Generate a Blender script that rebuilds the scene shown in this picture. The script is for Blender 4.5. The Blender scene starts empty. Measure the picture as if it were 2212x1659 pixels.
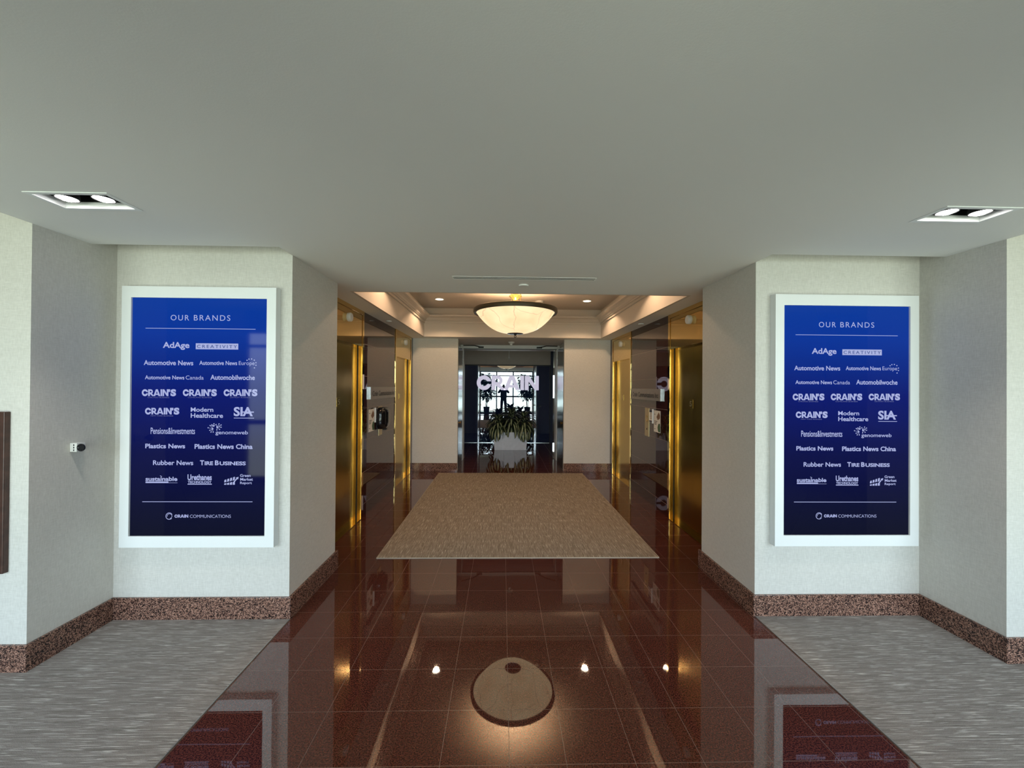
import bpy, bmesh, math, random
from mathutils import Vector, Matrix

# ------------------------------------------------------------------ camera, world, light, exposure
sc = bpy.context.scene
col = sc.collection
PI = math.pi
H = 1.6564
FPX, PITCH, YAW, ROLL = 879.9, 0.0056, 0.0233, 0.0073
F = Vector((math.sin(YAW)*math.cos(PITCH), math.cos(YAW)*math.cos(PITCH), math.sin(PITCH)))
R0 = Vector((math.cos(YAW), -math.sin(YAW), 0)); U0 = R0.cross(F)
R = R0*math.cos(ROLL) + U0*math.sin(ROLL); U = U0*math.cos(ROLL) - R0*math.sin(ROLL)
cam_data = bpy.data.cameras.new('camera'); cam = bpy.data.objects.new('camera', cam_data); col.objects.link(cam)
B = -F
cam.matrix_world = Matrix(((R.x, U.x, B.x, 0), (R.y, U.y, B.y, 0), (R.z, U.z, B.z, H), (0, 0, 0, 1)))
cam_data.sensor_fit = 'HORIZONTAL'; cam_data.sensor_width = 36.0
cam_data.lens = FPX/2212*36.0
cam_data.clip_start = 0.005; cam_data.clip_end = 300
sc.camera = cam

world = bpy.data.worlds.new('daylight'); sc.world = world; world.use_nodes = True
wn, wl = world.node_tree.nodes, world.node_tree.links
wn.clear()
tc = wn.new('ShaderNodeTexCoord'); sep = wn.new('ShaderNodeSeparateXYZ'); mr = wn.new('ShaderNodeMapRange')
mr.inputs['From Min'].default_value = -1; mr.inputs['From Max'].default_value = 1
ramp = wn.new('ShaderNodeValToRGB'); bg = wn.new('ShaderNodeBackground'); wo = wn.new('ShaderNodeOutputWorld')
for pos, c in ((0.0, (0.47, 0.49, 0.40, 1)), (0.44, (0.62, 0.66, 0.54, 1)), (0.49, (0.66, 0.78, 0.80, 1)),
               (0.53, (0.85, 0.94, 1.0, 1)), (0.75, (0.60, 0.79, 1.04, 1)), (1.0, (0.42, 0.63, 1.05, 1))):
    if pos == 0.0: e = ramp.color_ramp.elements[0]; e.position = 0
    elif pos == 1.0: e = ramp.color_ramp.elements[-1]; e.position = 1
    else: e = ramp.color_ramp.elements.new(pos)
    e.color = c
wl.new(tc.outputs['Generated'], sep.inputs[0]); wl.new(sep.outputs['Z'], mr.inputs['Value'])
wl.new(mr.outputs[0], ramp.inputs[0]); wl.new(ramp.outputs[0], bg.inputs['Color'])
bg.inputs['Strength'].default_value = 10.0
wl.new(bg.outputs[0], wo.inputs[0])

sc.view_settings.view_transform = 'Standard'; sc.view_settings.look = 'None'
sc.view_settings.gamma = 1.0; sc.view_settings.use_curve_mapping = False
sc.view_settings.exposure = 0.1
sc.cycles.use_denoising = True
sc.cycles.max_bounces = 10; sc.cycles.diffuse_bounces = 5; sc.cycles.glossy_bounces = 6
sc.cycles.transparent_max_bounces = 12
sc.cycles.sample_clamp_indirect = 8.0
sc.cycles.caustics_reflective = True

def lamp(name, kind, loc, power, color=(1, 1, 1), rot=(0, 0, 0), **kw):
    d = bpy.data.lights.new(name, kind); d.energy = power; d.color = color
    for k, v in kw.items(): setattr(d, k, v)
    o = bpy.data.objects.new(name, d); o.location = loc; o.rotation_euler = rot; col.objects.link(o); o['kind'] = 'helper'
    return o

YW = -1.2                                    # the window wall behind the photographer
p = lamp('window_portal', 'AREA', (0.2, YW - 0.12, 1.3), 1.0, rot=(PI/2, 0, 0), shape='RECTANGLE', size=9.4, size_y=2.5)
p.rotation_euler = (-PI/2, 0, PI)
p.data.cycles.is_portal = True
WARM = (1.0, 0.66, 0.40)

# ------------------------------------------------------------------ materials
def new_mat(name):
    m = bpy.data.materials.new(name); m.use_nodes = True
    n, l = m.node_tree.nodes, m.node_tree.links
    return m, n, l, n['Principled BSDF']

def pmat(name, color, rough=0.5, metal=0.0, spec=0.5, emit=None, estr=0.0, vary=0.0, vscale=8.0, bump=0.0, bscale=60.0):
    m, n, l, b = new_mat(name)
    b.inputs['Base Color'].default_value = (*color, 1); b.inputs['Roughness'].default_value = rough
    b.inputs['Metallic'].default_value = metal; b.inputs['Specular IOR Level'].default_value = spec
    if emit: b.inputs['Emission Color'].default_value = (*emit, 1); b.inputs['Emission Strength'].default_value = estr
    if vary or bump: g = n.new('ShaderNodeNewGeometry')
    if vary:
        t = n.new('ShaderNodeTexNoise'); t.inputs['Scale'].default_value = vscale; t.inputs['Detail'].default_value = 4
        l.new(g.outputs['Position'], t.inputs['Vector'])
        r = n.new('ShaderNodeValToRGB'); r.color_ramp.elements[0].position = .3; r.color_ramp.elements[1].position = .7
        r.color_ramp.elements[0].color = (*[c*(1-vary) for c in color], 1); r.color_ramp.elements[1].color = (*[min(1, c*(1+vary)) for c in color], 1)
        l.new(t.outputs[0], r.inputs[0]); l.new(r.outputs[0], b.inputs['Base Color'])
    if bump:
        t = n.new('ShaderNodeTexNoise'); t.inputs['Scale'].default_value = bscale; t.inputs['Detail'].default_value = 3
        l.new(g.outputs['Position'], t.inputs['Vector'])
        bp = n.new('ShaderNodeBump'); bp.inputs['Strength'].default_value = bump; bp.inputs['Distance'].default_value = .01
        l.new(t.outputs[0], bp.inputs['Height']); l.new(bp.outputs[0], b.inputs['Normal'])
    return m

def math_node(n, l, op, a, b=None):
    m = n.new('ShaderNodeMath'); m.operation = op
    for i, v in enumerate((a, b)):
        if v is None: continue
        if isinstance(v, (int, float)): m.inputs[i].default_value = v
        else: l.new(v, m.inputs[i])
    return m.outputs[0]

def mixcol(n, l, fac, a, b):
    m = n.new('ShaderNodeMix'); m.data_type = 'RGBA'
    for sock, v in ((m.inputs[0], fac), (m.inputs[6], a), (m.inputs[7], b)):
        if isinstance(v, (int, float)): sock.default_value = v
        elif isinstance(v, tuple): sock.default_value = (*v, 1)
        else: l.new(v, sock)
    return m.outputs[2]

def noise(n, l, vec, scale, detail=3, rough=.5):
    t = n.new('ShaderNodeTexNoise'); t.inputs['Scale'].default_value = scale; t.inputs['Detail'].default_value = detail
    t.inputs['Roughness'].default_value = rough; l.new(vec, t.inputs['Vector']); return t.outputs[0]

def ramp2(n, l, fac, p0, c0, p1, c1):
    r = n.new('ShaderNodeValToRGB'); e = r.color_ramp.elements
    e[0].position = p0; e[0].color = (*c0, 1); e[1].position = p1; e[1].color = (*c1, 1)
    l.new(fac, r.inputs[0]); return r.outputs[0]

def scaled(n, l, vec, s):
    m = n.new('ShaderNodeVectorMath'); m.operation = 'MULTIPLY'; l.new(vec, m.inputs[0]); m.inputs[1].default_value = s
    return m.outputs[0]

def wallcover():
    m, n, l, b = new_mat('woven_wallcovering')
    g = n.new('ShaderNodeNewGeometry').outputs['Position']
    a = noise(n, l, scaled(n, l, g, (220, 220, 30)), 1.0, 2); c = noise(n, l, scaled(n, l, g, (25, 25, 260)), 1.0, 2)
    s = math_node(n, l, 'ADD', a, c); big = noise(n, l, g, 1.6, 3)
    s2 = math_node(n, l, 'ADD', math_node(n, l, 'MULTIPLY', s, .5), math_node(n, l, 'MULTIPLY', math_node(n, l, 'SUBTRACT', big, .5), .25))
    cc = ramp2(n, l, s2, .28, (.55, .53, .49), .72, (.70, .68, .635))
    l.new(cc, b.inputs['Base Color']); b.inputs['Roughness'].default_value = .75; b.inputs['Specular IOR Level'].default_value = .25
    bp = n.new('ShaderNodeBump'); bp.inputs['Strength'].default_value = .14; bp.inputs['Distance'].default_value = .004
    l.new(s, bp.inputs['Height']); l.new(bp.outputs[0], b.inputs['Normal'])
    return m

def floor_granite():
    m, n, l, b = new_mat('polished_red_granite_tiles')
    g = n.new('ShaderNodeNewGeometry').outputs['Position']
    n1 = noise(n, l, g, 150, 5, .7); n2 = noise(n, l, g, 330, 3, .6); n3 = noise(n, l, g, 2.0, 2)
    base = ramp2(n, l, n1, .40, (.018, .005, .004), .60, (.145, .040, .026))
    sp = ramp2(n, l, n2, .60, (0, 0, 0), .72, (1, 1, 1))
    c = mixcol(n, l, sp, base, (.21, .085, .062))
    c = mixcol(n, l, math_node(n, l, 'MULTIPLY', math_node(n, l, 'SUBTRACT', n3, .4), .5), c, (.06, .018, .014))
    sx = n.new('ShaderNodeSeparateXYZ'); l.new(g, sx.inputs[0])
    X, Y = sx.outputs[0], sx.outputs[1]
    P = .3048
    gt = math_node(n, l, 'GREATER_THAN', X, .17)
    off = math_node(n, l, 'ADD', .0421 - 30*P, math_node(n, l, 'MULTIPLY', gt, .2523))
    fx = math_node(n, l, 'MODULO', math_node(n, l, 'SUBTRACT', X, off), P)
    fy = math_node(n, l, 'MODULO', math_node(n, l, 'SUBTRACT', Y, 1.7897 - 30*P), P)
    def line(f):
        d = math_node(n, l, 'MINIMUM', f, math_node(n, l, 'SUBTRACT', P, f))
        return math_node(n, l, 'LESS_THAN', d, .0012)
    ln = math_node(n, l, 'MAXIMUM', line(fx), line(fy))
    c = mixcol(n, l, ln, c, (.13, .075, .06))
    l.new(c, b.inputs['Base Color'])
    rr = math_node(n, l, 'ADD', .02, math_node(n, l, 'MULTIPLY', ln, .4)); l.new(rr, b.inputs['Roughness'])
    b.inputs['IOR'].default_value = 1.75
    bp = n.new('ShaderNodeBump'); bp.inputs['Strength'].default_value = .02; bp.inputs['Distance'].default_value = .01
    l.new(noise(n, l, g, 3.5, 1), bp.inputs['Height']); l.new(bp.outputs[0], b.inputs['Normal'])
    return m

def wall_granite():
    m, n, l, b = new_mat('polished_dark_granite_panels')
    g = n.new('ShaderNodeNewGeometry').outputs['Position']
    base = ramp2(n, l, noise(n, l, g, 110, 4, .6), .4, (.020, .008, .006), .65, (.055, .020, .016))
    sx = n.new('ShaderNodeSeparateXYZ'); l.new(g, sx.inputs[0])
    f = math_node(n, l, 'MODULO', math_node(n, l, 'ADD', sx.outputs[2], .404*3-.155), .404)
    d = math_node(n, l, 'MINIMUM', f, math_node(n, l, 'SUBTRACT', .404, f))
    ln = math_node(n, l, 'LESS_THAN', d, .0022)
    l.new(mixcol(n, l, ln, base, (.20, .15, .13)), b.inputs['Base Color'])
    l.new(math_node(n, l, 'ADD', .02, math_node(n, l, 'MULTIPLY', ln, .4)), b.inputs['Roughness'])
    b.inputs['IOR'].default_value = 1.6
    return m

def base_granite():
    m, n, l, b = new_mat('speckled_pink_granite_base')
    g = n.new('ShaderNodeNewGeometry').outputs['Position']
    v = n.new('ShaderNodeTexVoronoi'); v.inputs['Scale'].default_value = 210
    d = n.new('ShaderNodeVectorMath'); d.operation = 'ADD'; l.new(g, d.inputs[0])
    nz = n.new('ShaderNodeTexNoise'); nz.inputs['Scale'].default_value = 60; l.new(g, nz.inputs['Vector'])
    l.new(scaled(n, l, nz.outputs[1], (.02, .02, .02)), d.inputs[1]); l.new(d.outputs[0], v.inputs['Vector'])
    sp = n.new('ShaderNodeSeparateColor'); l.new(v.outputs['Color'], sp.inputs[0])
    r = n.new('ShaderNodeValToRGB'); e = r.color_ramp.elements; r.color_ramp.interpolation = 'LINEAR'
    e[0].position = .1; e[0].color = (.012, .008, .008, 1); e[1].position = .95; e[1].color = (.42, .24, .18, 1)
    x = e.new(.45); x.color = (.06, .03, .025, 1); x = e.new(.6); x.color = (.24, .12, .085, 1)
    l.new(sp.outputs[0], r.inputs[0]); l.new(r.outputs[0], b.inputs['Base Color']); b.inputs['Roughness'].default_value = .12
    return m

def carpet(name, axis, lo, hi, dash, scale):
    m, n, l, b = new_mat(name)
    g = n.new('ShaderNodeNewGeometry').outputs['Position']
    k = (6.5*scale, 230*scale, 1) if axis == 'x' else (230*scale, 6.5*scale, 1)
    k2 = (3*scale, 130*scale, 1) if axis == 'x' else (130*scale, 3*scale, 1)
    s1 = noise(n, l, scaled(n, l, g, k), 1.0, 2, .6); s2 = noise(n, l, scaled(n, l, g, k2), 1.0, 3, .55)
    fine = noise(n, l, g, 330, 2, .7)
    base = ramp2(n, l, math_node(n, l, 'ADD', math_node(n, l, 'MULTIPLY', s2, .55), math_node(n, l, 'MULTIPLY', fine, .45)), .40, lo, .60, hi)
    dk = ramp2(n, l, s1, .595, (0, 0, 0), .635, (1, 1, 1))
    c = mixcol(n, l, math_node(n, l, 'MULTIPLY', dk, .75), base, dash)
    dk2 = ramp2(n, l, s1, .32, (1, 1, 1), .38, (0, 0, 0))
    c = mixcol(n, l, math_node(n, l, 'MULTIPLY', dk2, .5), c, tuple(.5*v for v in lo))
    l.new(c, b.inputs['Base Color']); b.inputs['Roughness'].default_value = .95; b.inputs['Specular IOR Level'].default_value = .1
    bp = n.new('ShaderNodeBump'); bp.inputs['Strength'].default_value = .5; bp.inputs['Distance'].default_value = .004
    l.new(math_node(n, l, 'ADD', fine, s1), bp.inputs['Height']); l.new(bp.outputs[0], b.inputs['Normal'])
    return m

def brass(name, c, rough, bump, aniso=None):
    m, n, l, b = new_mat(name)
    b.inputs['Base Color'].default_value = (*c, 1); b.inputs['Metallic'].default_value = 1; b.inputs['Roughness'].default_value = rough
    g = n.new('ShaderNodeNewGeometry').outputs['Position']
    bp = n.new('ShaderNodeBump'); bp.inputs['Strength'].default_value = bump; bp.inputs['Distance'].default_value = .02
    l.new(noise(n, l, scaled(n, l, g, (1.5, 3.0, 1.2)), 1.2, 1), bp.inputs['Height']); l.new(bp.outputs[0], b.inputs['Normal'])
    return m

def glass(name, tint, refl, rough=0.0, film=None):
    m, n, l, b = new_mat(name); n.remove(b)
    out = n['Material Output']; t = n.new('ShaderNodeBsdfTransparent'); t.inputs[0].default_value = (*tint, 1)
    gl = n.new('ShaderNodeBsdfGlossy'); gl.inputs['Roughness'].default_value = rough; gl.inputs['Color'].default_value = (.95, .98, 1, 1)
    mx = n.new('ShaderNodeMixShader')
    lw = n.new('ShaderNodeFresnel'); lw.inputs[0].default_value = 1.5
    f = math_node(n, l, 'ADD', math_node(n, l, 'MULTIPLY', lw.outputs[0], .8), refl)
    if film:
        df = n.new('ShaderNodeBsdfDiffuse'); df.inputs[0].default_value = (*film, 1); m2 = n.new('ShaderNodeMixShader'); m2.inputs[0].default_value = .7
        l.new(t.outputs[0], m2.inputs[1]); l.new(df.outputs[0], m2.inputs[2]); t = m2
    l.new(f, mx.inputs[0]); l.new(t.outputs[0], mx.inputs[1]); l.new(gl.outputs[0], mx.inputs[2]); l.new(mx.outputs[0], out.inputs[0])
    return m

def screen_mat(name, z0, z1, cols):
    m, n, l, b = new_mat(name)
    t = n.new('ShaderNodeTexCoord'); s = n.new('ShaderNodeSeparateXYZ'); l.new(t.outputs['Object'], s.inputs[0])
    r = n.new('ShaderNodeMapRange'); r.inputs['From Min'].default_value = z0; r.inputs['From Max'].default_value = z1; l.new(s.outputs[2], r.inputs[0])
    cr = n.new('ShaderNodeValToRGB'); e = cr.color_ramp.elements
    e[0].position = 0; e[0].color = (*cols[0][1], 1); e[1].position = 1; e[1].color = (*cols[-1][1], 1)
    for p_, c_ in cols[1:-1]: x = e.new(p_); x.color = (*c_, 1)
    l.new(r.outputs[0], cr.inputs[0]); l.new(cr.outputs[0], b.inputs['Emission Color']); b.inputs['Emission Strength'].default_value = 1
    b.inputs['Base Color'].default_value = (.004, .004, .006, 1); b.inputs['Roughness'].default_value = .05; b.inputs['Specular IOR Level'].default_value = .14
    return m

M = {}
M['wall'] = wallcover(); M['floor'] = floor_granite(); M['granite'] = wall_granite(); M['base'] = base_granite()
M['ceiling'] = pmat('grey_white_ceiling_paint', (.80, .80, .77), .85, spec=.2, bump=.04, bscale=180)
M['coffer'] = pmat('cream_coffer_paint', (.62, .56, .49), .6, spec=.3)
M['carpet'] = carpet('grey_streaked_carpet', 'x', (.185, .160, .145), (.335, .298, .272), (.74, .69, .64), 1.0)
M['rug'] = carpet('brown_beige_streaked_carpet', 'y', (.185, .148, .112), (.355, .298, .238), (.70, .62, .51), 1.15)
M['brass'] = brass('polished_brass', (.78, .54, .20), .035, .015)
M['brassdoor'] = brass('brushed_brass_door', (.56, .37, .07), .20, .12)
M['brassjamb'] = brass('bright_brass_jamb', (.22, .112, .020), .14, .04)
M['plate'] = pmat('satin_brass_plate', (.62, .50, .28), .3, metal=.9)
M['white'] = pmat('white_lacquer', (.80, .82, .82), .35, bump=.01)
M['whiteflat'] = pmat('white_plastic', (.75, .75, .72), .5, vary=.02)
M['chrome'] = pmat('brushed_steel', (.60, .61, .63), .16, metal=1, vary=.05, vscale=3)
M['alu'] = pmat('satin_aluminium_grey', (.30, .285, .27), .35, metal=.6, vary=.05)
M['alucap'] = pmat('bright_aluminium', (.80, .84, .85), .25, metal=.9, vary=.03)
M['black'] = pmat('black_gloss_plastic', (.006, .006, .008), .05, vary=.1)
M['blackmatt'] = pmat('black_matt_metal', (.012, .012, .013), .5, vary=.1)
M['bronze'] = pmat('dark_bronze_rim', (.075, .058, .035), .45, metal=.3, vary=.1)
M['glasswall'] = glass('dark_tinted_glass', (.10, .13, .20), .24, film=(.010, .034, .13))
M['pane'] = glass('clear_window_glass', (.95, .98, .97), .02)
M['navy'] = pmat('navy_wall_paint', (.012, .022, .060), .5, vary=.1)
M['wood'] = pmat('dark_brown_wood', (.055, .024, .017), .4, vary=.3, vscale=30)
M['letters'] = pmat('white_letter_glow', (.85, .83, .90), .4, emit=(.80, .74, .95), estr=.55, vary=.02)  # faint glow added so the white letters read bright in the dim hall
M['paper'] = pmat('printed_paper', (.62, .60, .56), .6, vary=.03)
M['print'] = pmat('dark_print_ink', (.07, .06, .055), .6, vary=.1)
M['brownprint'] = pmat('brown_picture_ink', (.16, .085, .05), .6, vary=.35, vscale=60)
M['greenprint'] = pmat('green_picture_ink', (.05, .10, .05), .6, vary=.4, vscale=60)
M['navyprint'] = pmat('navy_print_ink', (.015, .018, .04), .5, vary=.1)
M['planter'] = pmat('pale_grey_planter', (.78, .83, .92), .3, vary=.05, vscale=12)
M['soil'] = pmat('dark_soil', (.03, .02, .015), .9, vary=.4, vscale=60)
M['bark'] = pmat('tree_bark', (.10, .075, .05), .8, vary=.3, vscale=40)
M['pot'] = pmat('dark_grey_pot', (.03, .035, .04), .4, vary=.1)
M['lampglow'] = pmat('lamp_face', (.9, .9, .9), .3, emit=(1, .98, .95), estr=30, vary=.01)
M['canglow'] = pmat('warm_lamp_face', (.9, .9, .9), .3, emit=(1, .86, .68), estr=9, vary=.01)
M['steelpaint'] = pmat('white_painted_steel', (.62, .62, .60), .4, vary=.02)
M['hall'] = pmat('beige_hall_paint', (.50, .44, .38), .8, vary=.03)
M['textglow'] = pmat('screen_lettering_light', (.01, .01, .02), .06, spec=.14, emit=(.50, .56, .93), estr=.72, vary=.01)
M['textdim'] = pmat('screen_dim_lettering_light', (.01, .01, .02), .06, spec=.14, emit=(.24, .28, .62), estr=.5, vary=.01)
M['textdark'] = pmat('screen_dark_lettering_light', (.01, .01, .02), .06, spec=.14, emit=(.03, .07, .28), estr=.8, vary=.01)
M['screen'] = screen_mat('blue_screen_picture', -.825, .825, [(0, (0, .0005, .012)), (.12, (0, .0008, .022)), (.35, (0, .0015, .055)), (.6, (0, .006, .14)), (.85, (0, .030, .29)), (1, (0, .036, .30))])

M['tan'] = pmat('tan_carpet_binding', (.42, .35, .27), .8, vary=.1)
def alabaster():
    m, n, l, b = new_mat('veined_alabaster_glass')
    g = n.new('ShaderNodeTexCoord').outputs['Object']
    nz = n.new('ShaderNodeTexNoise'); nz.inputs['Scale'].default_value = 3; nz.inputs['Detail'].default_value = 3; l.new(g, nz.inputs['Vector'])
    ad = n.new('ShaderNodeVectorMath'); ad.operation = 'ADD'; l.new(g, ad.inputs[0]); l.new(scaled(n, l, nz.outputs[1], (.3, .3, .3)), ad.inputs[1])
    v = n.new('ShaderNodeTexVoronoi'); v.feature = 'DISTANCE_TO_EDGE'; v.inputs['Scale'].default_value = 2.3; l.new(ad.outputs[0], v.inputs['Vector'])
    vein = ramp2(n, l, v.outputs['Distance'], .004, (1, 1, 1), .016, (0, 0, 0))
    vein = math_node(n, l, 'MULTIPLY', vein, noise(n, l, g, 2.5, 1))
    cl = ramp2(n, l, noise(n, l, g, 4, 3), .3, (.82, .58, .32), .7, (.95, .74, .44))
    c = mixcol(n, l, vein, cl, (.42, .28, .17))
    l.new(c, b.inputs['Emission Color']); b.inputs['Emission Strength'].default_value = 1.15
    b.inputs['Base Color'].default_value = (.25, .2, .14, 1); b.inputs['Roughness'].default_value = .25
    return m
M['alabaster'] = alabaster()

def leafmat(name, dark, pale, w0, w1):
    m, n, l, b = new_mat(name)
    u = n.new('ShaderNodeUVMap'); s = n.new('ShaderNodeSeparateXYZ'); l.new(u.outputs[0], s.inputs[0])
    d = math_node(n, l, 'ABSOLUTE', math_node(n, l, 'SUBTRACT', s.outputs[0], .5))
    nz = noise(n, l, scaled(n, l, u.outputs[0], (14, 40, 1)), 1, 2)
    d = math_node(n, l, 'ADD', d, math_node(n, l, 'MULTIPLY', math_node(n, l, 'SUBTRACT', nz, .5), .22))
    c = ramp2(n, l, d, w0, pale, w1, dark)
    l.new(c, b.inputs['Base Color']); b.inputs['Roughness'].default_value = .35
    return m
M['varleaf'] = leafmat('cream_centred_leaf', (.020, .034, .014), (.52, .54, .30), .10, .27)
M['leaf'] = leafmat('dark_green_leaf', (.016, .045, .014), (.03, .07, .02), .0, .3)

# ------------------------------------------------------------------ mesh helpers
def bx(bm, x0, x1, y0, y1, z0, z1):
    vs = [bm.verts.new((x, y, z)) for x in (x0, x1) for y in (y0, y1) for z in (z0, z1)]
    for f in ((0, 1, 3, 2), (4, 6, 7, 5), (0, 4, 5, 1), (2, 3, 7, 6), (0, 2, 6, 4), (1, 5, 7, 3)):
        bm.faces.new([vs[i] for i in f])

def lathe(bm, prof, seg=32, c=(0, 0, 0), axis='z'):
    rings = []
    for r, h in prof:
        ring = []
        for i in range(seg):
            a = 2*PI*i/seg; x, y, z = r*math.cos(a), r*math.sin(a), h
            if axis == 'y': x, y, z = x, z, y
            elif axis == 'x': x, y, z = z, x, y
            ring.append(bm.verts.new((c[0]+x, c[1]+y, c[2]+z)))
        rings.append(ring)
    for a, b in zip(rings, rings[1:]):
        for i in range(seg): bm.faces.new((a[i], a[(i+1) % seg], b[(i+1) % seg], b[i]))
    for ring in ((rings[0], rings[-1]) if prof[0] != prof[-1] else ()):
        try: bm.faces.new(ring)
        except ValueError: pass

def tube(bm, pts, r, seg=8, r1=None):
    pts = [Vector(q) for q in pts]; rings = []
    for i, q in enumerate(pts):
        t = (pts[min(i+1, len(pts)-1)] - pts[max(i-1, 0)]).normalized()
        a = t.orthogonal().normalized() if i == 0 else (a - t*a.dot(t)).normalized()
        b = t.cross(a); rr = r if r1 is None else r + (r1-r)*i/(len(pts)-1)
        rings.append([bm.verts.new(q + (a*math.cos(2*PI*k/seg) + b*math.sin(2*PI*k/seg))*rr) for k in range(seg)])
    for A, Bq in zip(rings, rings[1:]):
        for k in range(seg): bm.faces.new((A[k], A[(k+1) % seg], Bq[(k+1) % seg], Bq[k]))
    bm.faces.new(rings[0]); bm.faces.new(rings[-1])

def prism(bm, pts2, d0, d1, plane='xz'):
    """pts2 outline in a plane, extruded along the third axis"""
    def P(a, b, d): return {'xz': (a, d, b), 'yz': (d, a, b), 'xy': (a, b, d)}[plane]
    A = [bm.verts.new(P(a, b, d0)) for a, b in pts2]; Bv = [bm.verts.new(P(a, b, d1)) for a, b in pts2]
    bm.faces.new(A); bm.faces.new(Bv[::-1])
    n = len(A)
    for i in range(n): bm.faces.new((A[i], A[(i+1) % n], Bv[(i+1) % n], Bv[i]))

def obj(name, bm, mat, parent=None, bevel=0.0, smooth=False, org=None):
    """links one mesh object; shapes given in world space when org is the parent's location"""
    bmesh.ops.remove_doubles(bm, verts=bm.verts, dist=1e-6)
    bmesh.ops.recalc_face_normals(bm, faces=bm.faces)
    if org is not None:
        for v in bm.verts: v.co -= Vector(org)
    me = bpy.data.meshes.new(name); bm.to_mesh(me); bm.free()
    if mat: me.materials.append(mat)
    if smooth:
        for f in me.polygons: f.use_smooth = True
    o = bpy.data.objects.new(name, me); col.objects.link(o)
    if parent: o.parent = parent
    if bevel:
        b = o.modifiers.new('bevel', 'BEVEL'); b.width = bevel; b.segments = 2; b.limit_method = 'ANGLE'; b.angle_limit = .7
    if smooth:
        try: me.set_sharp_from_angle(angle=.7)
        except Exception: pass
    return o

def box(name, mat, a, parent=None, bevel=0.0, org=None):
    bm = bmesh.new(); bx(bm, *a); return obj(name, bm, mat, parent, bevel, org=org)

def struct(o): o['kind'] = 'structure'; return o
def sbox(name, mat, a, bevel=0.0): return struct(box(name, mat, a, None, bevel))

def tag(o, label, cat, group=None):
    o['label'] = label; o['category'] = cat
    if group: o['group'] = group
    return o

def thing(name, label, cat, loc=(0, 0, 0), rz=0, group=None):
    o = bpy.data.objects.new(name, None); o.empty_display_size = .1; col.objects.link(o)
    o.location = loc; o.rotation_euler = (0, 0, rz); tag(o, label, cat, group); return o

def dup(root, label, loc, rz=0, group=None):
    r = root.copy(); col.objects.link(r); r.location = loc; r.rotation_euler = (0, 0, rz); r['label'] = label
    if group: r['group'] = group
    def rec(src, dst):
        for ch in list(src.children):
            c = ch.copy(); col.objects.link(c); c.parent = dst; rec(ch, c)
    rec(root, r); return r

def text_bm(body, x0, x1, y0, y1, bold=0.0, spacing=1.0, depth=0.0, res=3, shear=0.0):
    """lettering fitted to a rectangle in the x-y plane, as a bmesh"""
    cu = bpy.data.curves.new('t', 'FONT'); cu.body = body; cu.offset = bold; cu.space_character = spacing
    cu.extrude = depth; cu.resolution_u = res; cu.shear = shear
    o = bpy.data.objects.new('t', cu); col.objects.link(o)
    dg = bpy.context.evaluated_depsgraph_get(); me = bpy.data.meshes.new_from_object(o.evaluated_get(dg))
    bm = bmesh.new(); bm.from_mesh(me)
    bpy.data.objects.remove(o); bpy.data.curves.remove(cu); bpy.data.meshes.remove(me)
    xs = [v.co.x for v in bm.verts]; ys = [v.co.y for v in bm.verts]
    a, b, c, d = min(xs), max(xs), min(ys), max(ys)
    for v in bm.verts:
        v.co.x = x0 + (v.co.x-a)/(b-a)*(x1-x0); v.co.y = y0 + (v.co.y-c)/(d-c)*(y1-y0)
    return bm

def merge(dst, src, fn):
    mp = {v: dst.verts.new(fn(v.co)) for v in src.verts}
    for f in src.faces:
        try: dst.faces.new([mp[v] for v in f.verts])
        except ValueError: pass
    src.free()

def crain_glyphs():
    """the five heavy letters C R A I N as outlines that do not overlap, over a unit rectangle 1.818 wide to .42 high"""
    W_, H_ = 1.818, .42
    c = lambda pl: [((a+.756)/W_, b/H_) for a, b in pl]
    z = lambda f: f*H_
    N, ro, ri, ao, ai = 40, .215, .098, .20, .45; cx, cz = -.541, .21
    O_ = [(cx+ro*.985*math.cos(ao+(2*PI-2*ao)*k/N), cz+ro*math.sin(ao+(2*PI-2*ao)*k/N)) for k in range(N+1)]
    I_ = [(cx+ri*math.cos(ai+(2*PI-2*ai)*k/N), cz+ri*math.sin(ai+(2*PI-2*ai)*k/N)) for k in range(N+1)]
    C_ = [c([O_[k], O_[k+1], I_[k+1], I_[k]]) for k in range(N)]
    an = [PI/2-PI*k/16 for k in range(17)]
    bo = [(-.205, z(1))] + [(-.135+.135*math.cos(a), z(.66)+z(.34)*math.sin(a)) for a in an] + [(-.205, z(.32))]
    bi = [(-.205, z(.77))] + [(-.135+.045*math.cos(a), z(.66)+z(.11)*math.sin(a)) for a in an] + [(-.205, z(.55))]
    R_ = [c([(-.32, 0), (-.205, 0), (-.205, z(1)), (-.32, z(1))])] + [c([bo[k], bo[k+1], bi[k+1], bi[k]]) for k in range(len(bo)-1)] + \
         [c([(-.20, z(.32)), (-.135, z(.32)), (-.0888, z(.3405)), (-.0675, z(.3656)), (.10, 0), (-.035, 0)])]
    A_ = [c([(.035, 0), (.160, 0), (.272, z(.72)), (.272, z(1)), (.205, z(1))]), c([(.272, z(.72)), (.384, 0), (.509, 0), (.339, z(1)), (.272, z(1))]),
          c([(.1865, z(.17)), (.3575, z(.17)), (.328, z(.36)), (.216, z(.36))])]
    N_ = [c([(.655, 0), (.765, 0), (.765, z(.60)), (.655, z(1))]), c([(.655, z(1)), (.765, z(.60)), (.952, 0), (1.062, 0), (.952, z(.40)), (.775, z(1))]), c([(.952, z(.40)), (1.062, 0), (1.062, z(1)), (.952, z(1))])]
    return [C_, R_, A_, [c([(.522, 0), (.63, 0), (.63, z(1)), (.522, z(1))])], N_]

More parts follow.
